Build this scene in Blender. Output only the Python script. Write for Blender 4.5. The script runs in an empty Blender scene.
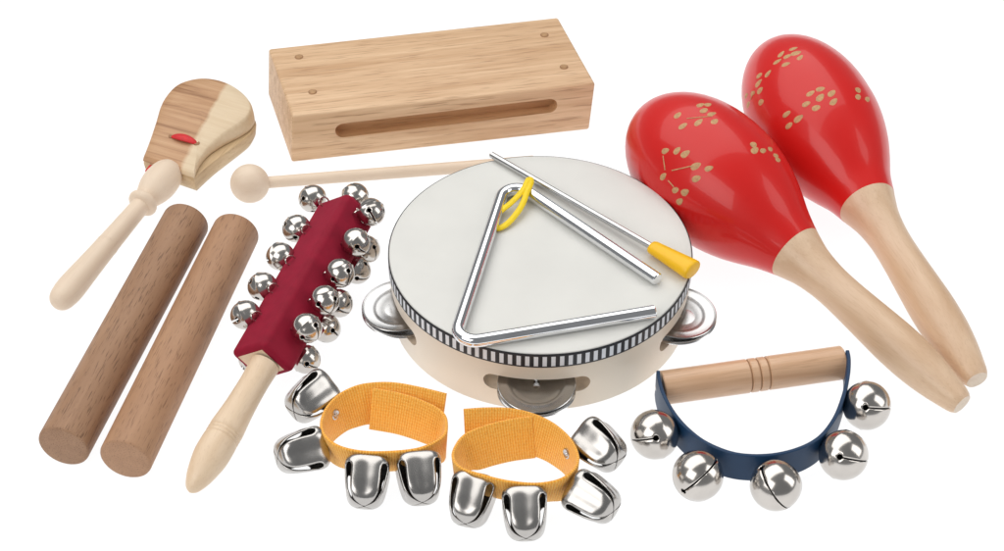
import bpy, bmesh, math, random
from mathutils import Vector as V, Matrix
from mathutils.bvhtree import BVHTree

random.seed(7)
C = bpy.context.scene
COL = C.collection
S = 0.01                      # the shapes below are written in centimetres
PI = math.pi
R = math.radians

# ------------------------------------------------------------------ camera
TH, D, F, CX, CY = R(41.5), 95.0, 1900.0, 502.0, 275.5
ct, st = math.cos(TH), math.sin(TH)
CAM = V((0, -D * ct, D * st))
RT, UP, FW = V((1, 0, 0)), V((0, st, ct)), V((0, ct, -st))


def ray(px, py):
    return (FW + RT * ((px - CX) / F) - UP * ((py - CY) / F)).normalized()


def at(px, py, z=0.0):
    """the point of the place, z cm above the table, seen at a spot of the photograph"""
    d = ray(px, py)
    return CAM + d * ((z - CAM.z) / d.z)


def on_plane(px, py, p, n):
    d = ray(px, py)
    return CAM + d * ((p - CAM).dot(n) / d.dot(n))


# ------------------------------------------------------------------ materials
def new_mat(name):
    m = bpy.data.materials.new(name)
    m.use_nodes = True
    nt = m.node_tree
    return m, nt, nt.nodes['Principled BSDF']


def nd(nt, kind, **kw):
    n = nt.nodes.new(kind)
    for k, v in kw.items():
        if k in n.inputs:
            n.inputs[k].default_value = v
        else:
            setattr(n, k, v)
    return n


def ramp(nt, stops):
    n = nt.nodes.new('ShaderNodeValToRGB')
    e = n.color_ramp.elements
    while len(e) < len(stops):
        e.new(0.5)
    for x, (p, c) in zip(e, stops):
        x.position = p
        x.color = (*c, 1) if len(c) == 3 else c
    return n


def link(nt, a, b):
    nt.links.new(a, b)


def coords(nt, scale, which='Object'):
    tc = nt.nodes.new('ShaderNodeTexCoord')
    mp = nt.nodes.new('ShaderNodeMapping')
    mp.inputs['Scale'].default_value = scale
    link(nt, tc.outputs[which], mp.inputs['Vector'])
    return mp.outputs['Vector']


def mixc(nt, fac, a, b, mode='MIX'):
    n = nt.nodes.new('ShaderNodeMix')
    n.data_type = 'RGBA'
    n.blend_type = mode
    for sock, v in ((n.inputs[0], fac), (n.inputs[6], a), (n.inputs[7], b)):
        if isinstance(v, (int, float)):
            sock.default_value = v
        elif isinstance(v, tuple):
            sock.default_value = (*v, 1)
        else:
            link(nt, v, sock)
    return n.outputs[2]


def wood(name, light, dark, pore, grain=(10, 260, 260), pores=(60, 1500, 1500), pore_amt=0.5, rough=0.5,
         coat=0.0, streak=0.5, blotch=None):
    """grain runs along the object's own X axis"""
    m, nt, b = new_mat(name)
    n1 = nd(nt, 'ShaderNodeTexNoise', Scale=1.0, Detail=5.0, Roughness=0.6, Distortion=0.4)
    link(nt, coords(nt, grain), n1.inputs['Vector'])
    r1 = ramp(nt, [(0.5 - 0.35 * streak - 0.02, dark), (0.5 + 0.35 * streak, light)])
    link(nt, n1.outputs['Fac'], r1.inputs['Fac'])
    n2 = nd(nt, 'ShaderNodeTexNoise', Scale=1.0, Detail=2.0, Roughness=0.5)
    link(nt, coords(nt, pores), n2.inputs['Vector'])
    r2 = ramp(nt, [(0.56, (0, 0, 0)), (0.68, (1, 1, 1))])
    link(nt, n2.outputs['Fac'], r2.inputs['Fac'])
    f = nd(nt, 'ShaderNodeMath', operation='MULTIPLY')
    link(nt, r2.outputs['Color'], f.inputs[0])
    f.inputs[1].default_value = pore_amt
    col = mixc(nt, f.outputs[0], r1.outputs['Color'], pore)
    if blotch:
        n3 = nd(nt, 'ShaderNodeTexNoise', Scale=1.0, Detail=2.0)
        link(nt, coords(nt, (18, 40, 40)), n3.inputs['Vector'])
        r3 = ramp(nt, [(0.35, (1, 1, 1)), (0.7, blotch)])
        link(nt, n3.outputs['Fac'], r3.inputs['Fac'])
        col = mixc(nt, 1.0, col, r3.outputs['Color'], 'MULTIPLY')
    link(nt, col, b.inputs['Base Color'])
    b.inputs['Roughness'].default_value = rough
    b.inputs['Coat Weight'].default_value = coat
    b.inputs['Coat Roughness'].default_value = 0.18
    bp = nd(nt, 'ShaderNodeBump', Strength=0.25, Distance=0.0003)
    inv = nd(nt, 'ShaderNodeMath', operation='SUBTRACT')
    inv.inputs[0].default_value = 1.0
    link(nt, f.outputs[0], inv.inputs[1])
    link(nt, inv.outputs[0], bp.inputs['Height'])
    link(nt, bp.outputs['Normal'], b.inputs['Normal'])
    return m


def metal(name, col, rough, noise=0.08, bump=0.0):
    m, nt, b = new_mat(name)
    b.inputs['Metallic'].default_value = 1.0
    n = nd(nt, 'ShaderNodeTexNoise', Scale=120.0, Detail=3.0)
    link(nt, coords(nt, (1, 1, 1)), n.inputs['Vector'])
    r = ramp(nt, [(0.3, tuple(c * 0.9 for c in col)), (0.65, col)])
    link(nt, n.outputs['Fac'], r.inputs['Fac'])
    link(nt, r.outputs['Color'], b.inputs['Base Color'])
    mr = nd(nt, 'ShaderNodeMapRange')
    mr.inputs['To Min'].default_value = rough - noise / 2
    mr.inputs['To Max'].default_value = rough + noise / 2
    link(nt, n.outputs['Fac'], mr.inputs['Value'])
    link(nt, mr.outputs['Result'], b.inputs['Roughness'])
    if bump:
        n2 = nd(nt, 'ShaderNodeTexNoise', Scale=70.0, Detail=1.0)
        oi = nt.nodes.new('ShaderNodeObjectInfo')
        ad = nd(nt, 'ShaderNodeVectorMath', operation='ADD')
        link(nt, coords(nt, (1, 1, 1)), ad.inputs[0])
        link(nt, oi.outputs['Random'], ad.inputs[1])
        link(nt, ad.outputs[0], n2.inputs['Vector'])
        bp = nd(nt, 'ShaderNodeBump', Strength=bump, Distance=0.002)
        link(nt, n2.outputs['Fac'], bp.inputs['Height'])
        link(nt, bp.outputs['Normal'], b.inputs['Normal'])
    return m


def plain(name, col, rough, vary=0.06, scale=60.0, coat=0.0, spec=0.5, bump=0.0):
    m, nt, b = new_mat(name)
    n = nd(nt, 'ShaderNodeTexNoise', Scale=scale, Detail=4.0)
    link(nt, coords(nt, (1, 1, 1)), n.inputs['Vector'])
    r = ramp(nt, [(0.3, tuple(c * (1 - vary) for c in col)), (0.7, col)])
    link(nt, n.outputs['Fac'], r.inputs['Fac'])
    link(nt, r.outputs['Color'], b.inputs['Base Color'])
    b.inputs['Roughness'].default_value = rough
    b.inputs['Coat Weight'].default_value = coat
    b.inputs['Coat Roughness'].default_value = 0.06
    b.inputs['Specular IOR Level'].default_value = spec
    if bump:
        bp = nd(nt, 'ShaderNodeBump', Strength=bump, Distance=0.0005)
        link(nt, n.outputs['Fac'], bp.inputs['Height'])
        link(nt, bp.outputs['Normal'], b.inputs['Normal'])
    return m


M = {}
M['block'] = wood('rubberwood', (.76, .525, .325), (.55, .325, .17), (.37, .20, .10), grain=(9, 210, 210),
                  pores=(50, 1000, 1000), pore_amt=0.65, rough=.5)
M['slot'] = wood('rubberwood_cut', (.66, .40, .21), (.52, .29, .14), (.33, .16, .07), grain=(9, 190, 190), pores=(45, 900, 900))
M['dowel'] = wood('dowel_end', (.52, .31, .15), (.36, .20, .09), (.22, .12, .05), grain=(400, 400, 400), rough=.6)
M['stick'] = wood('walnut_brown', (.44, .255, .148), (.295, .16, .088), (.15, .075, .04), grain=(7, 230, 230),
                  pores=(130, 1700, 1700), pore_amt=0.8, rough=.55, streak=1.1, blotch=(.86, .82, .78))
M['stick_red'] = wood('walnut_tan', (.51, .295, .172), (.38, .205, .112), (.21, .105, .055), grain=(7, 210, 210),
                      pores=(130, 1600, 1600), pore_amt=0.7, rough=.55, streak=1.1, blotch=(.9, .86, .82))
M['pale'] = wood('pale_beech', (.80, .62, .44), (.74, .55, .37), (.62, .44, .29), grain=(8, 170, 170), pore_amt=.3, rough=.42, coat=.1)
M['birch'] = wood('birch', (.80, .655, .51), (.76, .60, .455), (.66, .51, .38), grain=(8, 170, 170), pore_amt=.2, rough=.5)
M['maraca_wood'] = wood('maraca_wood', (.77, .57, .40), (.655, .445, .29), (.52, .33, .20), grain=(8, 150, 150), pore_amt=.25,
                        rough=.4, coat=.15, blotch=(.9, .84, .76))
M['tip'] = wood('end_grain', (.78, .66, .54), (.70, .57, .45), (.6, .48, .37), grain=(300, 300, 300), rough=.5)
M['jingle_wood'] = wood('varnished_handle', (.74, .49, .315), (.58, .35, .21), (.42, .24, .13), grain=(9, 200, 200), pore_amt=.35,
                        rough=.35, coat=.3, blotch=(.88, .8, .72))
M['groove'] = plain('groove_line', (.33, .17, .08), .6)
M['red'] = plain('red_lacquer', (.66, .014, .012), .32, vary=.05, scale=25, coat=.33, spec=.28)
M['carved'] = plain('carved_wood', (.64, .37, .17), .6, vary=.35, scale=900)
M['maroon'] = plain('maroon_paint', (.29, .005, .026), .65, vary=.22, scale=130, spec=.2, bump=.35)
M['maroon'].node_tree.nodes['Principled BSDF'].inputs['Sheen Weight'].default_value = .35
M['maroon'].node_tree.nodes['Principled BSDF'].inputs['Sheen Tint'].default_value = (.8, .1, .2, 1)
M['cream'] = plain('cream_paint', (.80, .715, .60), .42, vary=.03, scale=20, coat=.1)
M['cut'] = plain('raw_cut_wood', (.74, .60, .46), .6, vary=.2, scale=300)
M['skin'] = plain('drum_skin', (.735, .73, .695), .48, vary=.06, scale=35, bump=.03)
M['black'] = plain('trim_black', (.012, .014, .02), .5)
M['white'] = plain('trim_white', (.74, .78, .84), .35)
M['nickel'] = metal('nickel', (.62, .585, .55), .19, bump=.14)
M['steel'] = metal('brushed_plate', (.60, .60, .60), .24)
M['chrome'] = metal('chrome', (.84, .85, .87), .09, .04)
M['rod'] = metal('steel_rod', (.62, .62, .62), .18)
M['bellmetal'] = metal('bell_nickel', (.52, .50, .48), .24, bump=.12)
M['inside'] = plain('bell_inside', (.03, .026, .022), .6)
M['yellow'] = plain('yellow_plastic', (.96, .54, .004), .38, vary=.03)
M['cord'] = plain('yellow_cord', (.95, .68, .005), .45, vary=.08, scale=400)
M['blue'] = plain('blue_plastic', (.010, .042, .105), .42, vary=.08, scale=90, spec=.3)
M['redcord'] = plain('red_cord', (.70, .02, .025), .55, vary=.2, scale=500)


def webbing():
    m, nt, b = new_mat('orange_webbing')
    tc = nt.nodes.new('ShaderNodeTexCoord')
    mp = nt.nodes.new('ShaderNodeMapping')
    link(nt, tc.outputs['UV'], mp.inputs['Vector'])
    w1 = nd(nt, 'ShaderNodeTexWave', Scale=2.2, Distortion=1.6, Detail=2.0)
    w1.bands_direction = 'Y'
    w1.inputs['Detail Scale'].default_value = 3.0
    w2 = nd(nt, 'ShaderNodeTexWave', Scale=2.6, Distortion=1.0, Detail=2.0)
    w2.bands_direction = 'X'
    w2.inputs['Detail Scale'].default_value = 3.0
    n = nd(nt, 'ShaderNodeTexNoise', Scale=9.0, Detail=6.0, Roughness=0.7)
    for x in (w1, w2, n):
        link(nt, mp.outputs['Vector'], x.inputs['Vector'])
    soft = nd(nt, 'ShaderNodeMath', operation='MULTIPLY_ADD')
    link(nt, w1.outputs['Fac'], soft.inputs[0])
    soft.inputs[1].default_value = .45
    soft.inputs[2].default_value = .35
    a = nd(nt, 'ShaderNodeMath', operation='MULTIPLY')
    link(nt, soft.outputs[0], a.inputs[0])
    link(nt, w2.outputs['Fac'], a.inputs[1])
    s = nd(nt, 'ShaderNodeMath', operation='ADD')
    link(nt, a.outputs[0], s.inputs[0])
    link(nt, n.outputs['Fac'], s.inputs[1])
    r = ramp(nt, [(.35, (.78, .27, .015)), (.62, (.96, .42, .04)), (1.0, (1.0, .56, .11))])
    link(nt, s.outputs[0], r.inputs['Fac'])
    link(nt, r.outputs['Color'], b.inputs['Base Color'])
    b.inputs['Roughness'].default_value = .8
    b.inputs['Sheen Weight'].default_value = .25
    bp = nd(nt, 'ShaderNodeBump', Strength=0.6, Distance=0.0006)
    link(nt, s.outputs[0], bp.inputs['Height'])
    link(nt, bp.outputs['Normal'], b.inputs['Normal'])
    return m


M['web'] = webbing()


def two_tone():
    """castanet shell: brown heartwood on one side, pale sapwood on the other"""
    m, nt, b = new_mat('two_tone_wood')
    tc = nt.nodes.new('ShaderNodeTexCoord')
    sp = nt.nodes.new('ShaderNodeSeparateXYZ')
    link(nt, tc.outputs['Object'], sp.inputs[0])
    n = nd(nt, 'ShaderNodeTexNoise', Scale=1.0, Detail=4.0)
    link(nt, coords(nt, (60, 60, 20)), n.inputs['Vector'])
    mul = nd(nt, 'ShaderNodeMath', operation='MULTIPLY_ADD')
    link(nt, n.outputs['Fac'], mul.inputs[0])
    mul.inputs[1].default_value = .0055
    mul.inputs[2].default_value = -.00275
    ad = nd(nt, 'ShaderNodeMath', operation='ADD')
    sk = nd(nt, 'ShaderNodeMath', operation='MULTIPLY_ADD')
    link(nt, sp.outputs['X'], sk.inputs[0])
    sk.inputs[1].default_value = -.13
    sk.inputs[2].default_value = .0150
    sk2 = nd(nt, 'ShaderNodeMath', operation='ADD')
    link(nt, sp.outputs['Y'], sk2.inputs[0])
    link(nt, sk.outputs[0], sk2.inputs[1])
    link(nt, sk2.outputs[0], ad.inputs[0])
    link(nt, mul.outputs[0], ad.inputs[1])
    mr = nd(nt, 'ShaderNodeMapRange')
    mr.inputs['From Min'].default_value = -.0070
    mr.inputs['From Max'].default_value = -.0048
    link(nt, ad.outputs[0], mr.inputs['Value'])
    g = nd(nt, 'ShaderNodeTexNoise', Scale=1.0, Detail=6.0, Roughness=.65, Distortion=.5)
    link(nt, coords(nt, (330, 14, 300)), g.inputs['Vector'])
    rb = ramp(nt, [(.3, (.30, .145, .065)), (.5, (.50, .28, .145)), (.7, (.60, .37, .21))])
    link(nt, g.outputs['Fac'], rb.inputs['Fac'])
    rc = ramp(nt, [(.3, (.66, .50, .32)), (.7, (.74, .60, .42))])
    link(nt, g.outputs['Fac'], rc.inputs['Fac'])
    link(nt, mixc(nt, mr.outputs['Result'], rc.outputs['Color'], rb.outputs['Color']), b.inputs['Base Color'])
    b.inputs['Roughness'].default_value = .45
    return m


M['two_tone'] = two_tone()
M['castanet_lower'] = wood('castanet_lower', (.64, .48, .29), (.50, .34, .18), (.36, .22, .11), grain=(12, 200, 200), rough=.5)


# ------------------------------------------------------------------ mesh helpers
class MB:
    def __init__(s):
        s.v, s.f, s.m, s.uv = [], [], [], {}

    def add(s, vs, fs, mat=0, uvs=None):
        o = len(s.v)
        s.v += [V(x) for x in vs]
        for i, f in enumerate(fs):
            if uvs:
                s.uv[len(s.f)] = uvs[i]
            s.f.append([o + k for k in f])
            s.m.append(mat if isinstance(mat, int) else mat[i])

    def lathe(s, prof, mx=Matrix(), n=48, mat=0, closed=False):
        """prof: (x along the axis, radius) or (x, radius, material of the strip that starts here)"""
        vs, rings, fs, ms = [], [], [], []
        for p in prof:
            x, r = p[0], p[1]
            if r < 1e-6:
                rings.append([len(vs)])
                vs.append(mx @ V((x, 0, 0)))
            else:
                rings.append(list(range(len(vs), len(vs) + n)))
                vs += [mx @ V((x, r * math.cos(2 * PI * k / n), r * math.sin(2 * PI * k / n))) for k in range(n)]
        pairs = list(zip(rings, rings[1:])) + ([(rings[-1], rings[0])] if closed else [])
        for i, (a, b) in enumerate(pairs):
            mm = prof[i][2] if len(prof[i]) > 2 else mat
            for k in range(n):
                k2 = (k + 1) % n
                if len(a) == 1 and len(b) == 1:
                    continue
                if len(a) == 1:
                    fs.append([a[0], b[k2], b[k]])
                elif len(b) == 1:
                    fs.append([a[k], a[k2], b[0]])
                else:
                    fs.append([a[k], a[k2], b[k2], b[k]])
                ms.append(mm)
        s.add(vs, fs, ms)

    def tube(s, pts, rad, n=12, closed=False, flat=1.0, mat=0, cap=True):
        pts = [V(p) for p in pts]
        N = len(pts)
        rr = rad if isinstance(rad, (list, tuple)) else [rad] * N
        tang = []
        for i in range(N):
            a = pts[(i - 1) % N] if (closed or i) else pts[i]
            b = pts[(i + 1) % N] if (closed or i < N - 1) else pts[i]
            tang.append((b - a).normalized())
        nrm = tang[0].orthogonal().normalized() if abs(tang[0].z) > .95 else (V((0, 0, 1)) - tang[0] * tang[0].z).normalized()
        vs, fs = [], []
        for i in range(N):
            nrm = (nrm - tang[i] * nrm.dot(tang[i])).normalized()
            bn = tang[i].cross(nrm)
            for k in range(n):
                a = 2 * PI * k / n
                vs.append(pts[i] + nrm * (rr[i] * flat * math.cos(a)) + bn * (rr[i] * math.sin(a)))
        for i in range(N if closed else N - 1):
            j = (i + 1) % N
            for k in range(n):
                k2 = (k + 1) % n
                fs.append([i * n + k, i * n + k2, j * n + k2, j * n + k])
        if not closed and cap:
            fs.append(list(range(n))[::-1])
            fs.append([(N - 1) * n + k for k in range(n)])
        s.add(vs, fs, mat)

    def ribbon(s, pts, ups, outs, w, t, mat=0):
        """a strap: centre line, width direction, thickness direction; UVs in cm"""
        N = len(pts)
        b = min(.03, t * .4)
        sec = [(-w / 2, -t / 2 + b), (-w / 2, t / 2 - b), (-w / 2 + b, t / 2), (w / 2 - b, t / 2),
               (w / 2, t / 2 - b), (w / 2, -t / 2 + b), (w / 2 - b, -t / 2), (-w / 2 + b, -t / 2)]
        K = len(sec)
        vs, fs, uvs = [], [], []
        dist = [0]
        for i in range(1, N):
            dist.append(dist[-1] + (V(pts[i]) - V(pts[i - 1])).length)
        for i in range(N):
            vs += [V(pts[i]) + V(ups[i]) * a + V(outs[i]) * c for a, c in sec]
        for i in range(N - 1):
            for k in range(K):
                k2 = (k + 1) % K
                fs.append([i * K + k, (i + 1) * K + k, (i + 1) * K + k2, i * K + k2])
                uvs.append([(dist[i], sec[k][0]), (dist[i + 1], sec[k][0]), (dist[i + 1], sec[k2][0] + .001), (dist[i], sec[k2][0] + .001)])
        fs += [list(range(K)), [(N - 1) * K + k for k in range(K)][::-1]]
        uvs += [[(0, c[0]) for c in sec], [(dist[-1], c[0]) for c in sec][::-1]]
        s.add(vs, fs, mat, uvs)

    def mesh(s, name, mats, angle=35, merge=True):
        me = bpy.data.meshes.new(name)
        me.from_pydata([tuple(v * S) for v in s.v], [], s.f)
        for m in mats:
            me.materials.append(m)
        me.polygons.foreach_set('material_index', s.m)
        if s.uv:
            lay = me.uv_layers.new(name='UVMap')
            for fi, u in s.uv.items():
                for li, q in zip(me.polygons[fi].loop_indices, u):
                    lay.data[li].uv = q
        bm = bmesh.new()
        bm.from_mesh(me)
        if merge:
            bmesh.ops.remove_doubles(bm, verts=bm.verts, dist=2e-6)
        bmesh.ops.recalc_face_normals(bm, faces=bm.faces)
        bm.to_mesh(me)
        bm.free()
        me.polygons.foreach_set('use_smooth', [True] * len(me.polygons))
        me.set_sharp_from_angle(angle=R(angle))
        return me


def put(name, me, parent=None, mx=None):
    o = bpy.data.objects.new(name, me)
    COL.objects.link(o)
    if parent:
        o.parent = parent
    if mx is not None:
        mx = mx.copy()
        mx.translation = mx.translation * S
        o.matrix_basis = mx
    return o


def build(mb, name, mats, parent=None, mx=None, angle=35):
    return put(name, mb.mesh(name, mats if isinstance(mats, list) else [mats], angle), parent, mx)


FR = {}


def thing(name, label, cat, loc, rotz=0.0, group=None):
    o = bpy.data.objects.new(name, None)
    COL.objects.link(o)
    o.empty_display_size = .02
    o.location = V(loc) * S
    o.rotation_euler = (0, 0, rotz)
    o['label'] = label
    o['category'] = cat
    if group:
        o['group'] = group
    FR[o.name] = (Matrix.Translation(V(loc)) @ Matrix.Rotation(rotz, 4, 'Z')).inverted()
    return o


def L(t, p):
    return FR[t.name] @ V(p)


def LD(t, d):
    return FR[t.name].to_3x3() @ V(d)


def frame(o, x, up=(0, 0, 1)):
    x = V(x).normalized()
    z = V(up)
    z = (z - x * z.dot(x)).normalized()
    y = z.cross(x)
    m = Matrix((x, y, z)).transposed().to_4x4()
    m.translation = V(o)
    return m


def frame_pole(o, pole, roll):
    """bell frame: -Z is the pole of the slots"""
    z = -V(pole).normalized()
    x = z.orthogonal().normalized() if abs(z.z) > .97 else V((0, 0, 1)).cross(z).normalized()
    y = z.cross(x)
    m = Matrix((x, y, z)).transposed().to_4x4() @ Matrix.Rotation(roll, 4, 'Z')
    m.translation = V(o)
    return m


def view_dir(r, u, f):
    """direction given as right / up / towards the viewer"""
    return RT * r + UP * u - FW * f


def frame_slot(o, pole, slot, turn=0.0):
    z = -V(pole).normalized()
    x = V(slot)
    x = (x - z * x.dot(z)).normalized()
    y = z.cross(x)
    m = Matrix((x, y, z)).transposed().to_4x4() @ Matrix.Rotation(turn, 4, 'Z')
    m.translation = V(o)
    return m


def spline(pts, k=6, closed=False):
    pts = [V(p) for p in pts]
    N = len(pts)
    out = []
    for i in range(N if closed else N - 1):
        g = lambda j: pts[j % N] if closed else pts[max(0, min(N - 1, j))]
        a, b, c, d = g(i - 1), g(i), g(i + 1), g(i + 2)
        for q in range(k):
            t = q / k
            out.append(.5 * ((2 * b) + (c - a) * t + (2 * a - 5 * b + 4 * c - d) * t * t + (3 * b - a - 3 * c + d) * t ** 3))
    if not closed:
        out.append(pts[-1])
    return out


def prof(pts, k=6):
    return [(p.x, max(0.0, p.y)) for p in spline([(a, b, 0) for a, b in pts], k)]


def fillet(pts, r, k=10):
    pts = [V(p) for p in pts]
    out = [pts[0]]
    for a, b, c in zip(pts, pts[1:], pts[2:]):
        u, v = (a - b).normalized(), (c - b).normalized()
        half = u.angle(v) / 2
        d = r / math.tan(half)
        p, q = b + u * d, b + v * d
        cen = b + (u + v).normalized() * (r / math.sin(half))
        e1, e2 = (p - cen), (q - cen)
        tot = e1.angle(e2)
        for i in range(k + 1):
            w = i / k
            out.append(cen + (e1 * math.sin((1 - w) * tot) + e2 * math.sin(w * tot)) / math.sin(tot))
    out.append(pts[-1])
    return out


def boolean_cut(me, cutters, name):
    """cut the cutter meshes out of a mesh; nothing of the cutters is left in the scene"""
    o = put('cut_base', me)
    tmp = []
    for c in cutters:
        k = put('cut_tool', c)
        tmp.append(k)
        md = o.modifiers.new('cut', 'BOOLEAN')
        md.operation, md.object, md.solver = 'DIFFERENCE', k, 'EXACT'
    bpy.context.view_layer.update()
    dg = bpy.context.evaluated_depsgraph_get()
    res = bpy.data.meshes.new_from_object(o.evaluated_get(dg))
    res.name = name
    for k in tmp + [o]:
        d = k.data
        bpy.data.objects.remove(k)
        bpy.data.meshes.remove(d)
    res.polygons.foreach_set('use_smooth', [True] * len(res.polygons))
    res.set_sharp_from_angle(angle=R(35))
    return res


# ------------------------------------------------------------------ bells
def bell_mesh(name, prof_fn, n, wfn, th_end, square=0.0, mat='nickel', m=12, r_arc=1.0):
    """a hollow bell whose n slots run from the pole up to th_end; wfn(theta) is the half width of the slot"""
    mb = MB()
    th0 = .02
    while True:
        r, _ = prof_fn(th0)
        if r * math.sin(PI / n) > wfn(th0) or th0 > 1:
            break
        th0 += .004
    A = 30
    ths = [th0 + (th_end - th0) * (1 - (1 - i / A) ** 1.35) for i in range(A + 1)]
    B = 18
    caps = [th_end + (PI - th_end) * i / B for i in range(1, B)]
    rows = []
    for i, th in enumerate(ths + caps):
        r, z = prof_fn(th)
        w = wfn(th) if i < A else 0.0
        dl = math.asin(min(1, w / r)) if r > 0 else 0
        dl = min(dl, PI / n)
        row = []
        for k in range(n):
            a0 = 2 * PI * k / n
            for j in range(m + 1):
                ph = a0 + dl + (2 * PI / n - 2 * dl) * j / m
                q = r * (1 + square * math.cos(n * ph) * min(1.0, 1.6 * math.sin(th) ** 2))
                row.append(V((q * math.cos(ph), q * math.sin(ph), z)))
        rows.append(row)
    K = n * (m + 1)
    vs = [v for row in rows for v in row]
    fs = []
    for i in range(len(rows) - 1):
        for k in range(n):
            for j in range(m):
                a = i * K + k * (m + 1) + j
                fs.append([a, a + 1, a + K + 1, a + K])
    top = len(vs)
    vs.append(V((0, 0, prof_fn(PI)[1])))
    b = (len(rows) - 1) * K
    for k in range(n):
        for j in range(m):
            a = b + k * (m + 1) + j
            fs.append([a, a + 1, top])
    mb.add(vs, fs)
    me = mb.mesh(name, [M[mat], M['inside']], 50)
    # make sure the faces look outward
    bm = bmesh.new()
    bm.from_mesh(me)
    if sum(f.normal.dot(f.calc_center_median()) for f in bm.faces) < 0:
        bmesh.ops.reverse_faces(bm, faces=bm.faces)
    bm.to_mesh(me)
    bm.free()
    return me


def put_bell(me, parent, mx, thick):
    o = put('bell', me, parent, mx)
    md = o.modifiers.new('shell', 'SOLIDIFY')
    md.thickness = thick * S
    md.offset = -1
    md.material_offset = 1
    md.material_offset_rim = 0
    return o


def keyhole(R_, w0, hole, th_hole):
    def w(th):
        d = R_ * (th - th_hole)
        x = hole * hole - d * d
        c = math.sqrt(x) if x > 0 else 0
        return max(c, w0) if d < 0 else c
    return w, th_hole + hole / R_


def stick_prof(th):
    k = 1 + .055 * math.exp(-((th - 1.62) / .07) ** 2)
    return .685 * k * math.sin(th), -.72 * k * math.cos(th)


def round_prof(th):
    k = 1 + .02 * math.exp(-((th - 1.7) / .06) ** 2)
    return 1.12 * k * math.sin(th), -1.09 * k * math.cos(th)


CUP = spline([V((r_, z_, 0)) for r_, z_ in ((0, -1.20), (.38, -1.175), (.66, -1.06), (.85, -.78), (.96, -.35), (1.02, .10), (1.06, .50),
                                           (1.03, .74), (.91, .91), (.70, .97), (.35, .99), (0, .99))], 8)
CUP_L = [0]
for a, b in zip(CUP, CUP[1:]):
    CUP_L.append(CUP_L[-1] + (b - a).length)


def cup_prof(th):
    q = max(0, min(1, th / PI)) * CUP_L[-1]
    for i in range(1, len(CUP)):
        if CUP_L[i] >= q - 1e-9:
            p = CUP[i - 1].lerp(CUP[i], (q - CUP_L[i - 1]) / (CUP_L[i] - CUP_L[i - 1]))
            return max(p.x, 0.0), p.y
    return 0.0, .99


_w, _e = keyhole(.74, .035, .12, 1.15)
BELL_STICK = bell_mesh('small_bell', stick_prof, 4, _w, _e, m=9)
_w, _e = keyhole(1.16, .036, .14, 1.28)
BELL_ROUND = bell_mesh('round_bell', round_prof, 2, _w, _e, m=28)


def _wcup(th, te=2.0):
    x = th / te
    w = .03 + .19 * x ** 1.5
    if x > .86:
        w *= math.sqrt(max(0, 1 - ((x - .86) / .14) ** 2))
    return w


BELL_CUP = bell_mesh('cup_bell', cup_prof, 4, _wcup, 2.0, square=.12, mat='bellmetal', m=14)

# ------------------------------------------------------------------ the setting
mb = MB()
mb.add([(-220, -220, 0), (220, -220, 0), (220, 220, 0), (-220, 220, 0)], [[0, 1, 2, 3]])
m, nt, b = new_mat('backlit_white')  # translucent so the added lamp below can turn the sheet white
nt.nodes.remove(b)
out = nt.nodes['Material Output']
df = nd(nt, 'ShaderNodeBsdfDiffuse', Color=(.8, .8, .8, 1))
tl = nd(nt, 'ShaderNodeBsdfTranslucent', Color=(.9, .9, .9, 1))
nz = nd(nt, 'ShaderNodeTexNoise', Scale=3.0)
link(nt, coords(nt, (1, 1, 1)), nz.inputs['Vector'])
rp = ramp(nt, [(.3, (.885, .885, .885)), (.7, (.9, .9, .9))])
link(nt, nz.outputs['Fac'], rp.inputs['Fac'])
link(nt, rp.outputs['Color'], tl.inputs['Color'])
ms = nd(nt, 'ShaderNodeMixShader', Fac=.8)
link(nt, df.outputs[0], ms.inputs[1])
link(nt, tl.outputs[0], ms.inputs[2])
link(nt, ms.outputs[0], out.inputs['Surface'])
table = build(mb, 'tabletop', m)
table['kind'] = 'structure'

# ------------------------------------------------------------------ wood block
bl, br = at(292.5, 164.5, 0), at(586.5, 131, 0)
fl, fr = at(292.5, 116, 3.0), at(595.5, 83.5, 3.0)
kl, kr = at(268.5, 48.5, 3.0), at(558, 17, 3.0)
c0 = (bl + br) / 2
ang = math.atan2(br.y - bl.y, br.x - bl.x)
t = thing('wood_block', 'natural wooden block with a long rounded slot in its front and four dowel plugs', 'wood block',
          ((fl + fr + kl + kr) / 4).to_2d().to_3d(), ang)
Bt = [L(t, p) for p in (fl, fr, kr, kl)]
mb = MB()
mb.add([(p.x - .27, p.y - .1, -.0) for p in Bt] + [(p.x, p.y, 3.0) for p in Bt],
       [[3, 2, 1, 0], [4, 5, 6, 7], [0, 1, 5, 4], [1, 2, 6, 5], [2, 3, 7, 6], [3, 0, 4, 7]])
me = mb.mesh('block', [M['block'], M['slot']])
bm = bmesh.new()
bm.from_mesh(me)
bmesh.ops.bevel(bm, geom=bm.edges[:], offset=.13 * S, segments=3, profile=.5, affect='EDGES')
bm.to_mesh(me)
bm.free()
nf = (Bt[1] - Bt[0]).to_2d()
tool = MB()
fx = lambda px, py: L(t, on_plane(px, py, fl, V((fr - fl).cross(V((0, 0, 1))))))
a, b_ = fx(343.5, 130), fx(549, 105.5)
hh = .45
ring = []
for k in range(13):
    q = PI / 2 + PI * k / 12
    ring.append((a.x + hh * math.cos(q), a.z + hh * math.sin(q)))
for k in range(13):
    q = -PI / 2 + PI * k / 12
    ring.append((b_.x + hh * math.cos(q), b_.z + hh * math.sin(q)))
yf = min(p.y for p in Bt[:2])
vs = [(x, yf - 1, z) for x, z in ring] + [(x, yf + .62, z) for x, z in ring]
n = len(ring)
tool.add(vs, [list(range(n)), [n + k for k in range(n)][::-1]] + [[k, (k + 1) % n, n + (k + 1) % n, n + k] for k in range(n)], 1)
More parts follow.
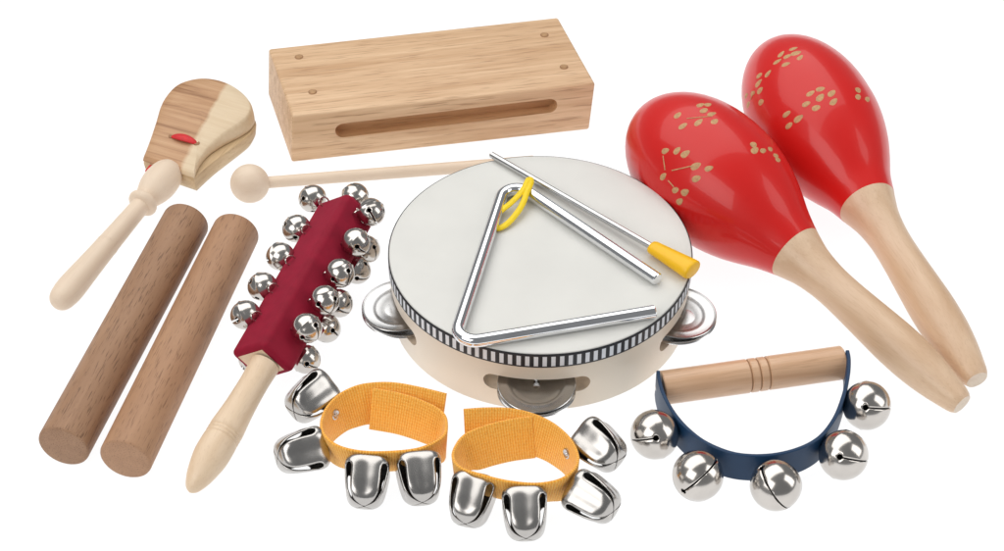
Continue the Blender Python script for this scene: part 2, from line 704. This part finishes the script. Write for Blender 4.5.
tm = tool.mesh('tool', [M['block'], M['slot']])
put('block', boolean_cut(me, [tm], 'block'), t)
for px, py in ((299, 57), (312.6, 92), (544.5, 35), (564, 67)):
    p = L(t, at(px, py, 3.0))
    mb = MB()
    mb.lathe([(-.2, .235), (.012, .235, 1), (.02, .19), (.05, .17), (.06, 0)], frame(p, (0, 0, 1), (1, 0, 0)), 20)
    build(mb, 'dowel_plug', [M['dowel'], M['groove']], t)

# ------------------------------------------------------------------ mallet
a, b_ = at(249.8, 183.5, 1.02), at(535, 161.5, .33)
ang = math.atan2(b_.y - a.y, b_.x - a.x)
t = thing('mallet', 'pale wooden beater with a round ball head, lying in front of the wood block', 'mallet', (a.x, a.y, 0), ang)
mb = MB()
mb.lathe([(1.02 * -math.cos(PI * k / 24), 1.02 * math.sin(PI * k / 24)) for k in range(25)], Matrix.Translation((0, 0, 1.02)), 40)
build(mb, 'ball_head', M['birch'], t)
p0, p1 = L(t, a), L(t, b_)
p0.z = 1.0
mb = MB()
ln = (p1 - p0).length
mb.lathe([(.8, .31), (ln * .5, .325), (ln - .1, .33), (ln, .25), (ln + .02, 0)], frame(p0, p1 - p0), 20)
build(mb, 'stick', M['birch'], t)

# ------------------------------------------------------------------ two rhythm sticks
for (f, nn, mat, lab) in (((186.5, 221), (63, 447), 'stick', 'thick dark brown rhythm stick, the one nearer the handled castanet'),
                          ((236.5, 231), (125, 460), 'stick_red', 'thick reddish tan rhythm stick, the one nearer the red bell stick')):
    rr = 1.19
    a, b_ = at(*f, rr), at(*nn, rr)
    ang = math.atan2(a.y - b_.y, a.x - b_.x)
    t = thing('rhythm_stick', lab, 'rhythm stick', (b_.x, b_.y, 0), ang, 'pair of brown rhythm sticks')
    ln = (a - b_).length
    mb = MB()
    e = .14
    pr = [(0, 0), (0, rr - e)] + [(e - e * math.cos(q), rr - e + e * math.sin(q)) for q in (R(30), R(60), R(90))]
    pr += [(ln * k / 6, rr) for k in range(1, 6)]
    pr += [(ln - x, r_) for x, r_ in reversed(pr[:5])]
    mb.lathe(pr, Matrix.Translation((0, 0, rr)), 64)
    build(mb, 'wooden_rod', M[mat], t, angle=60)

# ------------------------------------------------------------------ castanet on a handle
he, hn = at(63, 297, .72), at(170, 171, 1.0)
ang = math.atan2(hn.y - he.y, hn.x - he.x)
t = thing('handle_castanet', 'castanet clapper of two tone wood shells tied with red cord on a turned handle', 'castanet', (he.x, he.y, 0), ang)
edge_px = [(144.5, 156, 1.42), (151, 139, 1.62), (157, 121, 1.85), (163, 102, 2.02), (175, 87, 2.12), (189, 80.5, 2.15), (206, 78.5, 2.15),
           (225, 82.5, 2.15), (241, 92, 2.15), (250.5, 104, 2.12), (248, 115, 2.05), (238, 124, 1.95), (222, 134.5, 1.8), (208, 147, 1.62),
           (199, 160, 1.5), (194, 173, 1.4)]
top = [L(t, at(*q)) for q in edge_px]
top = [top[0]] + spline(top, 4)[1:]
N = len(top)
cen = sum((p for p in top), V((0, 0, 0))) / N


def grow(pts, g, zf):
    out_ = []
    for i, p in enumerate(pts):
        d = V((p.x - cen.x, p.y - cen.y, 0)).normalized()
        q = V((p.x + d.x * g, p.y + d.y * g, 0))
        q.z = zf(p)
        out_.append(q)
    return out_


def shell(rows, topz):
    """rows of outlines from bottom to top, closed below and domed above"""
    mb_ = MB()
    vs_ = [p for r_ in rows for p in r_]
    fs_ = [list(range(N))[::-1]]
    for i in range(len(rows) - 1):
        for k in range(N):
            k2 = (k + 1) % N
            fs_.append([i * N + k, i * N + k2, (i + 1) * N + k2, (i + 1) * N + k])
    last = rows[-1]
    c_ = V((cen.x, cen.y, 0))
    base = (len(rows) - 1) * N
    for q in (.75, .45, .2):
        nb = len(vs_)
        vs_ += [V((c_.x + (p.x - c_.x) * q, c_.y + (p.y - c_.y) * q, p.z + (topz - p.z) * (1 - q) * .9)) for p in last]
        for k in range(N):
            k2 = (k + 1) % N
            fs_.append([base + k, base + k2, nb + k2, nb + k])
        base = nb
    vs_.append(V((c_.x, c_.y, topz)))
    for k in range(N):
        fs_.append([base + k, base + (k + 1) % N, len(vs_) - 1])
    mb_.add(vs_, fs_)
    return mb_


SEAM = 1.12
swap = {9: (252, 106), 10: (249, 117), 11: (240, 127), 12: (226, 140), 13: (212.5, 153), 14: (203, 163)}
low = [L(t, at(*(swap.get(k, q[:2])), q[2])) for k, q in enumerate(edge_px)]
low = [low[0]] + spline(low, 4)[1:]
rows = [grow(top, .10, lambda p: SEAM + .02), grow(top, .14, lambda p: SEAM + .06), grow(top, .13, lambda p: SEAM + .35 * (p.z - SEAM)),
        grow(top, .06, lambda p: SEAM + .86 * (p.z - SEAM)), grow(top, 0, lambda p: p.z), grow(top, -.08, lambda p: p.z + .05)]
us = shell(rows, 2.2)
us_bv = BVHTree.FromPolygons([tuple(v) for v in us.v], us.f)
build(us, 'upper_shell', M['two_tone'], t, angle=50)
rows = [grow(low, -.45, lambda p: .03), grow(low, -.12, lambda p: .12), grow(low, .04, lambda p: .45), grow(low, .12, lambda p: SEAM - .1), grow(low, .08, lambda p: SEAM)]
build(shell(rows, SEAM), 'lower_shell', M['castanet_lower'], t, angle=50)
# handle
p0, p1 = L(t, he), L(t, hn)
ln = (p1 - p0).length
ln = 12.2
hp = prof([(-.66, .0), (-.60, .3), (-.35, .55), (.1, .67), (.8, .71), (2.2, .65), (4.2, .57), (7.2, .49)], 5)
hp += [(7.3, .50), (7.36, .66), (7.46, .76), (7.58, .79), (7.70, .76), (7.8, .66), (7.86, .56)]
hp += prof([(7.95, .58), (8.3, .74), (8.9, .89), (9.5, .92), (10.1, .84), (10.5, .66)], 4) + [(10.52, 0)]
mb = MB()
mb.lathe(hp, frame(p0, V((1, 0, .028))), 40)
for gx in (3.95, 4.1):
    gr = .578
    mb.lathe([(gx - .03, gr), (gx, gr + .012), (gx + .03, gr)], frame(p0, V((1, 0, .028))), 40)
build(mb, 'handle', M['birch'], t, angle=40)
# red cord
h1 = us_bv.ray_cast(L(t, CAM), LD(t, ray(171.5, 136)))[0]
h2 = us_bv.ray_cast(L(t, CAM), LD(t, ray(196.5, 143)))[0]
cp = []
for k in range(15):
    q = k / 14
    p = h1.lerp(h2, q)
    p.z += .17 * math.sin(PI * q) ** .7 - .05
    cp.append(p)
mb = MB()
mb.tube(cp, [.09 + .17 * math.sin(PI * k / 14) ** .7 for k in range(15)], 14, flat=.5)
for h in (h1, h2):
    mb.lathe([(-.04, .17), (.012, .17), (.014, 0)], Matrix.Translation(h) @ Matrix.Rotation(-PI / 2, 4, 'Y'), 16, mat=1)
q0 = L(t, at(148, 171, .9))
q1 = L(t, at(151, 178, .6))
mb.tube([q0 + V((.4, 0, 0)), q0, q1, q1 + V((.4, 0, -.1))], .16, 10)
build(mb, 'tie_cord', [M['redcord'], M['groove']], t)

# ------------------------------------------------------------------ bell stick
rn, rf = at(262, 344, 3.45), at(349.5, 191, 3.75)
hd = 1.35
ax = (rf - rn).normalized()
ang = math.atan2(ax.y, ax.x)
tip = at(191, 490, .5)
t = thing('sleigh_bell_stick', 'maroon square stick covered in rows of silver jingle bells with a pale wooden handle', 'bell stick', (rn.x, rn.y, 0), ang)
e_ = V((ax.y, -ax.x, 0)).normalized()          # to the right of the stick
up = e_.cross(ax).normalized()
c_n, c_f = rn - up * hd, rf - up * hd
mb = MB()
A_, B_ = L(t, c_n), L(t, c_f)
fm = frame(A_, B_ - A_)
ln = (B_ - A_).length
quad = [(0, hd), (1.78, hd - 1.18), (.36, hd - 2.63), (-1.42, hd - 1.45)]
vs = [fm @ V((0, y, z)) for y, z in quad] + [fm @ V((ln, y, z)) for y, z in quad]
mb.add(vs, [[0, 1, 2, 3], [7, 6, 5, 4]] + [[k, (k + 1) % 4, 4 + (k + 1) % 4, 4 + k] for k in range(4)], [1, 0, 0, 0, 0, 0])
me = mb.mesh('bell_block', [M['maroon'], M['pale']])
bm = bmesh.new()
bm.from_mesh(me)
bmesh.ops.bevel(bm, geom=bm.edges[:], offset=.3 * S, segments=5, profile=.5, affect='EDGES', material=0)
bm.to_mesh(me)
bm.free()
me.polygons.foreach_set('use_smooth', [True] * len(me.polygons))
me.set_sharp_from_angle(angle=R(30))
put('bell_block', me, t)
tp = L(t, tip)
hx = (tp - A_)
hl = hx.length
mb = MB()
hp = [(-.05, .70)] + prof([(0, .70), (hl * .15, .66), (hl * .35, .70), (hl * .52, .80)], 5)
for g in (.55, .575, .60):
    hp += [(hl * g - .05, .80), (hl * g, .765), (hl * g + .05, .80)]
hp += prof([(hl * .63, .81), (hl * .75, .80), (hl * .88, .62), (hl * .96, .42), (hl * 1.0, .24), (hl * 1.02, .0)], 5)
mb.lathe(hp, frame(A_, hx), 40)
build(mb, 'handle', M['pale'], t, angle=40)


def eyelet(p, nrm, along):
    mb_ = MB()
    u = V(along).normalized()
    w = V(nrm).normalized()
    pts_ = [p + u * (.26 * math.cos(2 * PI * k / 20)) + w * (.10 + .26 * math.sin(2 * PI * k / 20)) for k in range(20)]
    mb_.tube(pts_, .045, 8, closed=True)
    return mb_


n_ul, n_ur = (up * 1.78 - e_ * 1.18).normalized(), (up * 1.42 + e_ * 1.45).normalized()
UL = [(312.5, 198.5), (296.5, 228.5), (280.5, 256.5), (262.5, 286.5), (245.5, 315)]
RUL = [(325, 203), (308, 231), (292, 262), (275, 290), (258, 318)]
UR = [(371, 212), (356, 242), (340, 273), (325, 300), (307, 328)]
RUR = [(355, 211), (343, 241), (325, 271), (310, 298), (293, 326)]
LR = [(366.5, 249), (356.5, 270), (338.5, 303), (326, 328), (305.5, 359)]
for i in range(5):
    j = lambda s_=.25: random.uniform(-s_, s_)
    p = L(t, at(*UL[i], 2.5))
    put_bell(BELL_STICK, t, frame_pole(p, LD(t, -e_ * .9 + ax * j(.5) + V((0, 0, -.35 + j())) - V((0, .4, 0))), j(1.5)), .06)
    q = L(t, on_plane(*RUL[i], rn, n_ul))
    build(eyelet(q, LD(t, n_ul), LD(t, ax + e_ * .5)), 'eyelet', M['nickel'], t)
    p = L(t, at(*UR[i], 3.15))
    put_bell(BELL_STICK, t, frame_pole(p, LD(t, e_ * .6 + ax * j(.4) + V((0, -.55, -.25 + j()))), j(1.5)), .06)
    q = L(t, on_plane(*RUR[i], rn, n_ur))
    build(eyelet(q, LD(t, n_ur), LD(t, ax + e_ * .2)), 'eyelet', M['nickel'], t)
    p = L(t, at(*LR[i], 1.3))
    put_bell(BELL_STICK, t, frame_pole(p, LD(t, e_ * .8 + ax * j(.4) + V((0, -.2, -.5 + j()))), j(1.5)), .06)
    p = A_.lerp(B_, .1 + .2 * i) + LD(t, -n_ur) * 1.62 + LD(t, up) * .12
    put_bell(BELL_STICK, t, frame_pole(p, LD(t, -e_ * .6 + V((0, 0, -.7))), j(1.5)), .06)
p = L(t, c_f + ax * .75 - e_ * .05 + up * .35)
put_bell(BELL_STICK, t, frame_pole(p, LD(t, ax), .3), .06)

# ------------------------------------------------------------------ tambourine
TC = V((1.83, -2.22, 0))
TR, THH = 7.22, 3.72
t = thing('tambourine', 'cream wooden tambourine with a white skin, striped trim and silver jingles', 'tambourine', TC)
zx = frame((0, 0, 0), (0, 0, 1), (1, 0, 0))
mb = MB()
mb.lathe([(.0, 6.1), (.0, TR - .08), (.03, TR - .02), (.1, TR), (2.0, TR), (3.55, TR), (3.58, TR - .1), (3.58, 6.1)], zx, 144, closed=True)
me = mb.mesh('rim', [M['cream'], M['cut']])
tools = []
SLOTS = [R(a_) for a_ in (-92, -20, 52, 124, 196)]
for q in SLOTS:
    tb = MB()
    hw, hh, zc = 2.0, .46, 1.55
    ring = [(hw + hh * math.cos(x), zc + hh * math.sin(x)) for x in [-PI / 2 + PI * k / 12 for k in range(13)]]
    ring += [(-hw + hh * math.cos(x), zc + hh * math.sin(x)) for x in [PI / 2 + PI * k / 12 for k in range(13)]]
    rad, tan = V((math.cos(q), math.sin(q), 0)), V((-math.sin(q), math.cos(q), 0))
    n = len(ring)
    vs = [rad * 5.0 + tan * x + V((0, 0, z)) for x, z in ring] + [rad * 9.0 + tan * x + V((0, 0, z)) for x, z in ring]
    tb.add(vs, [list(range(n)), [n + k for k in range(n)][::-1]] + [[k, (k + 1) % n, n + (k + 1) % n, n + k] for k in range(n)], 1)
    tools.append(tb.mesh('tool', [M['cream'], M['cut']]))
put('rim', boolean_cut(me, tools, 'rim'), t)
mb = MB()
hp = [(THH, 0), (THH, 3), (THH, 5.5), (THH - .002, 6.6), (THH - .02, 7.05), (THH - .06, 7.2), (THH - .12, 7.245), (THH - .16, 7.245), (THH - .17, 7.0), (THH - .17, 3.0), (THH - .17, 0)]
mb.lathe(hp, zx, 144)
build(mb, 'drum_skin', M['skin'], t)
mb = MB()
NS = 116
zs = [2.80, 2.83, 2.915, 3.505, 3.60, 3.64]
rs = [TR + .005, TR + .06, TR + .065, TR + .065, TR + .06, TR + .03]
for k in range(NS):
    for (a0, a1, mm) in ((0, .5, 1), (.5, 1, 0)):
        q0, q1 = 2 * PI * (k + a0) / NS, 2 * PI * (k + a1) / NS
        vs, fs, mt = [], [], []
        for z, r_ in zip(zs, rs):
            vs += [(r_ * math.cos(q0), r_ * math.sin(q0), z), (r_ * math.cos(q1), r_ * math.sin(q1), z)]
        for i in range(5):
            fs.append([2 * i, 2 * i + 1, 2 * i + 3, 2 * i + 2])
            mt.append(mm if i == 2 else 0)
        mb.add(vs, fs, mt)
build(mb, 'trim_band', [M['black'], M['white']], t)
JP = [(-.10, .17), (-.10, .60), (-.05, .85), (.0, 1.12), (.015, 1.20), (.06, 1.28), (.07, 1.36), (.07, 1.66), (.11, 1.76), (.15, 1.80), (.17, 1.77),
      (.14, 1.70), (.115, 1.64), (.115, 1.36), (.10, 1.26), (.06, 1.18), (.04, 1.08), (-.005, .85), (-.055, .60), (-.055, .17)]
jm = MB()
jm.lathe(JP, zx, 56, closed=True)
jme = jm.mesh('jingle', [M['steel']], 50)
pm = MB()
pm.lathe([(-.60, 0), (-.60, .05), (.20, .05), (.21, .13), (.25, .13), (.27, .08), (.27, 0)], zx, 16)
pme = pm.mesh('jingle_pin', [M['rod']])
for q in SLOTS:
    c_ = V((math.cos(q), math.sin(q), 0)) * (7.2 if q == SLOTS[0] else 7.0)
    for z, fl_ in ((1.62, 0), (1.42, PI)):
        mx = Matrix.Translation(c_ + V((0, 0, z + random.uniform(-.02, .02)))) @ Matrix.Rotation(q, 4, 'Z') @ Matrix.Rotation(R(4) * (1 if not fl_ else -1), 4, 'Y') @ Matrix.Rotation(fl_, 4, 'X')
        put('jingle', jme, t, mx)
    put('jingle_pin', pme, t, Matrix.Translation(c_.normalized() * 6.9 + V((0, 0, 1.55))))

# ------------------------------------------------------------------ triangle
zt = THH + .32
P_ = [at(657, 279, zt), at(507.5, 178, zt), at(452.5, 345, zt), at(654, 311.5, zt)]
t = thing('triangle', 'bent chrome triangle with one open corner and a yellow cord, lying on the drum skin', 'triangle', V((P_[1].x, P_[1].y, THH)))
pts = fillet(P_, .8)
pts = [L(t, p) for p in pts]
mb = MB()
dn = [pts[0]] + [pts[0].lerp(pts[1], k / 8) for k in range(1, 8)] + pts[1:]
e0, e1 = (dn[0] - dn[1]).normalized(), (dn[-1] - dn[-2]).normalized()
dn = [dn[0] + e0 * .05] + dn + [dn[-1] + e1 * .05]
rad = [.26] + [.315] * (len(dn) - 2) + [.26]
mb.tube(dn, rad, 20)
build(mb, 'metal_rod', M['chrome'], t, angle=40)
mb = MB()
cpx = [(529, 179, .62), (523, 190, .62), (512, 202, .5), (500, 212, .35), (492, 223, .2), (497, 228.5, .15), (507, 224, .2), (517, 213, .35), (523, 203, .5), (527, 192, .66), (531, 182, .68)]
cp = spline([L(t, at(x, y, THH + h)) for x, y, h in cpx], 6, True)
mb.tube(cp, .155, 10, closed=True, flat=.6)
build(mb, 'hanging_cord', M['cord'], t)

# ------------------------------------------------------------------ triangle beater
a, b_ = at(491, 154.5, THH + .17), at(655, 248.5, THH + .40)
ang = math.atan2(b_.y - a.y, b_.x - a.x)
t = thing('triangle_beater', 'thin steel beater rod with a yellow plastic grip lying across the drum skin', 'beater', V((a.x, a.y, THH)), ang)
p0, p1 = L(t, a), L(t, b_)
ln = (p1 - p0).length
fm = frame(p0, p1 - p0)
mb = MB()
mb.lathe([(0, 0), (0, .13), (.04, .165), (ln + .3, .165), (ln + .3, 0)], fm, 20)
build(mb, 'metal_rod', M['rod'], t)
mb = MB()
g1 = 2.35
hp = [(ln - .25, 0), (ln - .25, .22), (ln - .2, .32), (ln - .08, .36), (ln + .5, .40), (ln + g1 - .35, .52), (ln + g1 - .09, .53), (ln + g1 - .02, .50), (ln + g1, .44), (ln + g1 + .01, 0)]
mb.lathe(hp, fm @ Matrix.Diagonal((1, 1.08, .8, 1)), 32)
build(mb, 'grip', M['yellow'], t, angle=50)


# ------------------------------------------------------------------ maracas
def maraca(tip_px, rmax, end_px, leaves, stems, lab):
    zt_, ze_ = rmax + .7, .62
    tp_, en_ = at(*tip_px, zt_), at(*end_px, ze_)
    ang_ = math.atan2(en_.y - tp_.y, en_.x - tp_.x)
    t_ = thing('maraca', lab, 'maraca', (tp_.x, tp_.y, 0), ang_, 'pair of red maracas')
    a_, b2 = L(t_, tp_), L(t_, en_)
    ln_ = (b2 - a_).length
    fm_ = frame(a_, b2 - a_)
    um = .225
    hp_ = [(ln_ * um * (1 - math.cos(PI / 2 * k / 14)), rmax * math.sin(PI / 2 * k / 14)) for k in range(15)]
    hp_ += prof([(ln_ * u, r_ * rmax / 3.45) for u, r_ in ((um, 3.45), (.275, 3.41), (.322, 3.22), (.37, 2.88), (.412, 2.46), (.46, 1.92))] + [(ln_ * .506, 1.49)], 5)[1:]
    mb_ = MB()
    mb_.lathe(hp_ + [(ln_ * .506, 0)], fm_, 72)
    bv = BVHTree.FromPolygons([tuple(v) for v in mb_.v], mb_.f)
    camL = L(t_, CAM)

    def hit(px, py):
        d = LD(t_, ray(px, py))
        p_, n_, _, _ = bv.ray_cast(camL, d)
        if p_ is None:
            return None
        if n_.dot(d) > 0:
            n_ = -n_
        return p_, n_

    def leaf(px, py, a_px, sx, sy):
        h = hit(px, py)
        h2 = hit(px + 3 * math.cos(a_px), py - 3 * math.sin(a_px))
        if not h or not h2:
            return
        p_, n_ = h
        u = (h2[0] - p_)
        u = (u - n_ * u.dot(n_)).normalized()
        w = n_.cross(u)
        vs_, K = [], 14
        for q_, s_ in ((1.0, .004), (.6, .016)):
            for k in range(K):
                c2, s2 = math.cos(2 * PI * k / K), math.sin(2 * PI * k / K)
                x_, y_ = sx * c2, sy * s2 * (1 - .25 * c2)
                vs_.append(p_ + n_ * (s_ - (x_ * x_ + y_ * y_) * q_ * q_ / 6.2) + u * x_ * q_ + w * y_ * q_)
        vs_.append(p_ + n_ * .016)
        fs_ = [[k, (k + 1) % K, K + (k + 1) % K, K + k] for k in range(K)] + [[K + k, K + (k + 1) % K, 2 * K] for k in range(K)]
        mb_.add(vs_, fs_, 1)
    for (x_, y_) in leaves:
        leaf(610 + x_ / 2.505, 20 + y_ / 2.505, R(28 + random.uniform(-14, 22)), .265 * random.uniform(.85, 1.1), .15 * random.uniform(.85, 1.15))
    for (x0, y0, x1, y1) in stems:
        pp = []
        for k in range(9):
            h = hit(610 + (x0 + (x1 - x0) * k / 8) / 2.505, 20 + (y0 + (y1 - y0) * k / 8) / 2.505)
            if h:
                pp.append(h[0] + h[1] * .003)
        if len(pp) > 3:
            mb_.tube(pp, .03, 6, mat=1)
    build(mb_, 'gourd_head', [M['red'], M['carved']], t_, angle=40)
    mb_ = MB()
    hp_ = prof([(ln_ * u, r_) for u, r_ in ((.506, 1.485), (.53, 1.31), (.555, 1.15), (.585, 1.04), (.62, .975), (.67, .98), (.75, 1.06), (.81, 1.11), (.87, 1.08), (.92, .96), (.96, .80), (.985, .68))], 5)
    hp_ = [(ln_ * .506, 0)] + hp_ + [(ln_ * .993, .62), (ln_ * 1.0, .52, 1), (ln_ * 1.001, 0)]
    mb_.lathe(hp_, fm_, 48)
    build(mb_, 'handle', [M['maraca_wood'], M['tip']], t_, angle=50)


maraca((643, 113), 3.43, (962, 404.5),
       [(170, 238), (183, 265), (222, 256), (262, 254), (236, 226), (226, 213), (255, 235), (245, 212), (138, 328), (168, 327), (188, 336),
        (133, 392), (215, 366), (247, 372), (217, 397), (164, 426), (187, 432), (174, 455), (360, 312), (363, 326), (384, 327), (402, 323), (416, 340), (421, 350)],
       [(192, 247, 256, 241), (133, 340, 138, 376), (155, 377, 204, 366), (146, 402, 160, 418)],
       'red maraca with carved pale petals, the nearer of the two, head beside the tambourine')
maraca((770.5, 49), 3.27, (977, 380),
       [(459, 72), (428, 86), (444, 91), (466, 83), (419, 104), (440, 111), (476, 94), (395, 135), (374, 139), (372, 158), (357, 184),
        (375, 177), (378, 206), (346, 212), (341, 190), (502, 184), (527, 173), (556, 183), (526, 195), (492, 210), (517, 220), (560, 205),
        (443, 235), (472, 247), (449, 264), (622, 175), (622, 192), (645, 198)],
       [(352, 200, 362, 178)],
       'red maraca with carved pale petals, the farther of the two')


# ------------------------------------------------------------------ jingle handle
a, b_ = at(661.5, 388, .95), at(842.5, 362.5, .95)
ang = math.atan2(b_.y - a.y, b_.x - a.x)
t = thing('jingle_handle', 'wooden grip with a curved blue strap carrying five round silver bells', 'hand bells', ((a + b_) / 2).to_2d().to_3d(), ang)
p0, p1 = L(t, a), L(t, b_)
ln = (p1 - p0).length
hr = .80
mb = MB()
hp = [(0, 0), (0, hr - .05), (.05, hr), (ln * .25, hr)]
for g in (.475, .525, .575):
    hp += [(ln * g - .07, hr), (ln * g - .03, hr - .05, 1), (ln * g + .03, hr - .05), (ln * g + .07, hr)]
hp += [(ln * .8, hr), (ln - .05, hr), (ln, hr - .05), (ln, 0)]
mb.lathe(hp, frame(p0, p1 - p0), 48)
build(mb, 'grip', [M['jingle_wood'], M['groove']], t, angle=40)
zs_ = 1.02
spx = [(657.3, 383), (658.5, 392), (663, 407), (673, 425), (687, 441), (706, 455), (734, 465.5), (766, 467), (795, 461), (817, 449.5), (832, 431), (841, 409), (846, 388), (847, 372), (845.5, 362.5)]
line = spline([L(t, at(x, y, zs_)) for x, y in spx], 6)
outs = []
for i in range(len(line)):
    tg = (line[min(i + 1, len(line) - 1)] - line[max(i - 1, 0)]).normalized()
    outs.append(V((tg.y, -tg.x, 0)))
mb = MB()
mb.ribbon(line, [V((0, 0, 1))] * len(line), outs, 1.6, .17)
build(mb, 'strap', M['blue'], t)
for p, d in ((p0, -1), (p1, 1)):
    q = V((p.x + d * .17, p.y, p.z))
    mb = MB()
    mb.lathe([(0, .2), (.06, .18), (.11, .1), (.12, 0)], frame(q, (d, 0, 0)), 16)
    build(mb, 'rivet', M['steel'], t)
spec = [((654.5, 434.5), (-.94, -.2, .25), (.3, 0, .95)), ((698, 475.5), (.2, .17, .97), (.74, .66, 0)), ((775.5, 485.5), (-.25, -.2, .9), (.5, -.85, .1)),
        ((843.5, 455), (.8, -.2, .57), (-.5, .05, .85)), ((866.8, 405.5), (.85, -.08, .5), (-.5, 0, .85))]
for px, d, sl in spec:
    p = L(t, at(*px, 1.17))
    put_bell(BELL_ROUND, t, frame_slot(p, LD(t, view_dir(*d)), LD(t, view_dir(*sl))), .07)


# ------------------------------------------------------------------ wrist bells
def wrist_band(ring_px, z_mid, flap_in, bells, mark, lab, mirror):
    """a webbing loop that flares upward; ring_px walks along the upper edge from the inner end to the outer end"""
    P3 = [at(x, y, zt_) for x, y, zt_ in ring_px]
    c_ = sum(P3, V((0, 0, 0))) / len(P3)
    t_ = thing('wrist_bells', lab, 'wrist bells', (c_.x, c_.y, 0), 0, 'pair of orange wrist bells')
    top_ = spline([L(t_, p) for p in P3], 7)
    w_ = 2.0
    ln_, ups, outs_ = [], [], []
    n_ = len(top_)
    for i in range(n_):
        tg = (top_[min(i + 1, n_ - 1)] - top_[max(i - 1, 0)])
        tg.z = 0
        tg.normalize()
        o_ = V((tg.y, -tg.x, 0))
        if not mirror:
            o_ = -o_
        fl_ = R(4 + (23 if (tg.x > 0) != mirror else 15) * abs(tg.x) ** 1.5)
        u_ = (V((0, 0, 1)) * math.cos(fl_) + o_ * math.sin(fl_)).normalized()
        ups.append(u_)
        outs_.append(u_.cross(tg) * (-1 if not mirror else 1))
        ln_.append(top_[i] - u_ * w_ / 2)
    mb_ = MB()
    mb_.ribbon(ln_, ups, outs_, w_, .13)
    build(mb_, 'webbing_strap', M['web'], t_, angle=50)
    for px, z_, d, roll in bells:
        p = L(t_, at(*px, z_))
        put_bell(BELL_CUP, t_, frame_slot(p, LD(t_, view_dir(*d)), LD(t_, view_dir(*roll)), PI / 4), .06)
    # small grey rivet plate on the inside of the strap
    bv = BVHTree.FromPolygons([tuple(v) for v in mb_.v], mb_.f)
    p, nrm_, _, _ = bv.ray_cast(L(t_, CAM), LD(t_, ray(*mark)))
    if nrm_.dot(LD(t_, FW)) > 0:
        nrm_ = -nrm_
    mb_ = MB()
    mb_.lathe([(-.03, .26), (.03, .25), (.05, .2), (.02, .13), (.02, .08), (.05, .05), (.05, 0)], frame(p, nrm_, V((.1, 0, 1))), 16)
    build(mb_, 'rivet', M['steel'], t_)


# walk: inner end at the back -> far right -> front -> left -> back -> outer end (counter-clockwise seen from above is reversed in the mirror)
ring1 = [(373, 388, 1.85), (400, 393, 1.85), (425, 401.5, 1.85), (441.5, 411, 1.85), (446.5, 422, 1.9), (443, 436, 2.0), (420, 448, 2.2), (385, 452, 2.3),
         (355, 450.5, 2.3), (333, 443, 2.25), (321.5, 428, 2.2), (325, 410, 2.1), (338, 395, 2.0), (355, 386, 1.95), (373, 382.5, 1.9), (395, 382.5, 1.9), (420, 387, 1.9), (446.5, 393.5, 1.9)]
bells1 = [((312, 397.5), 1.55, (-.62, -.50, .58), (.2, .1, 1)), ((302, 451.5), 1.25, (-.90, -.20, .50), (.2, .1, 1)),
          ((366.5, 481), 1.15, (-.06, -.86, .48), (0, 0, 1)), ((419.5, 477.5), 1.15, (.13, -.86, .48), (.15, 0, 1))]
wrist_band(ring1, 1, None, bells1, (335.5, 414.5),
           'orange webbing bell band beside the red bell stick, its loose flap pointing right', False)
ring2 = [(532, 416, 1.85), (508, 419.5, 1.85), (483, 426, 1.85), (465, 434, 1.85), (456, 445, 1.9), (453, 457, 2.0), (461, 467.5, 2.15), (482, 475, 2.3), (510, 481.5, 2.3),
         (540, 483.5, 2.3), (565, 477, 2.3), (578, 461, 2.2), (572, 441, 2.1), (556, 425, 2.0), (536, 414.5, 1.95), (513, 408.5, 1.9), (488, 407.5, 1.9), (463.5, 409, 1.9)]
bells2 = [((599, 446), 1.55, (.62, -.50, .58), (-.2, .1, 1)), ((592, 498), 1.25, (.78, -.45, .52), (-.2, .1, 1)),
          ((525, 512.5), 1.15, (.03, -.86, .48), (0, 0, 1)), ((471.5, 499), 1.0, (-.22, -.84, .48), (-.15, 0, 1))]
wrist_band(ring2, 1, None, bells2, (566.5, 453.5),
           'orange webbing bell band in front of the tambourine, its loose flap pointing left', True)


# ------------------------------------------------------------------ light
def lamp(name, loc, target, sx, sy, power, col=(1, 1, 1)):
    d = bpy.data.lights.new(name, 'AREA')
    d.shape = 'RECTANGLE'
    d.size, d.size_y, d.energy, d.color = sx, sy, power, col
    o = bpy.data.objects.new(name, d)
    COL.objects.link(o)
    o.location = loc
    o.rotation_euler = (V(target) - V(loc)).to_track_quat('-Z', 'Y').to_euler()
    return o


lamp('softbox', (-.30, .60, 1.30), (0, .1, 0), 2.3, 1.5, 20, (1, .985, .96))
lamp('softbox', (1.25, -.25, .8), (.05, 0, 0), .7, 1.2, 5.4, (1, .99, .97))
lamp('softbox', (-.9, -.95, 1.1), (0, 0, 0), 1.2, 1.0, 10.0, (1, .985, .965))
lamp('added_underlight', (0, 0, -.5), (0, 0, 0), 5.5, 5.5, 107)  # added lamp under the sheet, whites out the tabletop and its shadows

w = bpy.data.worlds.new('World')
C.world = w
w.use_nodes = True
bg = w.node_tree.nodes['Background']
bg.inputs['Color'].default_value = (.96, .98, 1, 1)
bg.inputs['Strength'].default_value = .24

cam = bpy.data.cameras.new('camera')
co = bpy.data.objects.new('camera', cam)
COL.objects.link(co)
co.location = CAM * S
co.rotation_euler = (PI / 2 - TH, 0, 0)
cam.sensor_width = 36
cam.lens = 36 * F / 1004
cam.clip_start, cam.clip_end = .01, 50
C.camera = co
for o in C.objects:
    if o.type == 'LIGHT' and o.name.startswith('added_underlight'):
        o.rotation_euler = (PI, 0, 0)

C.render.engine = 'CYCLES'
C.cycles.use_denoising = True
C.cycles.max_bounces = 8
C.view_settings.view_transform = 'Standard'
C.view_settings.look = 'None'
C.view_settings.exposure = 0
C.view_settings.gamma = 1
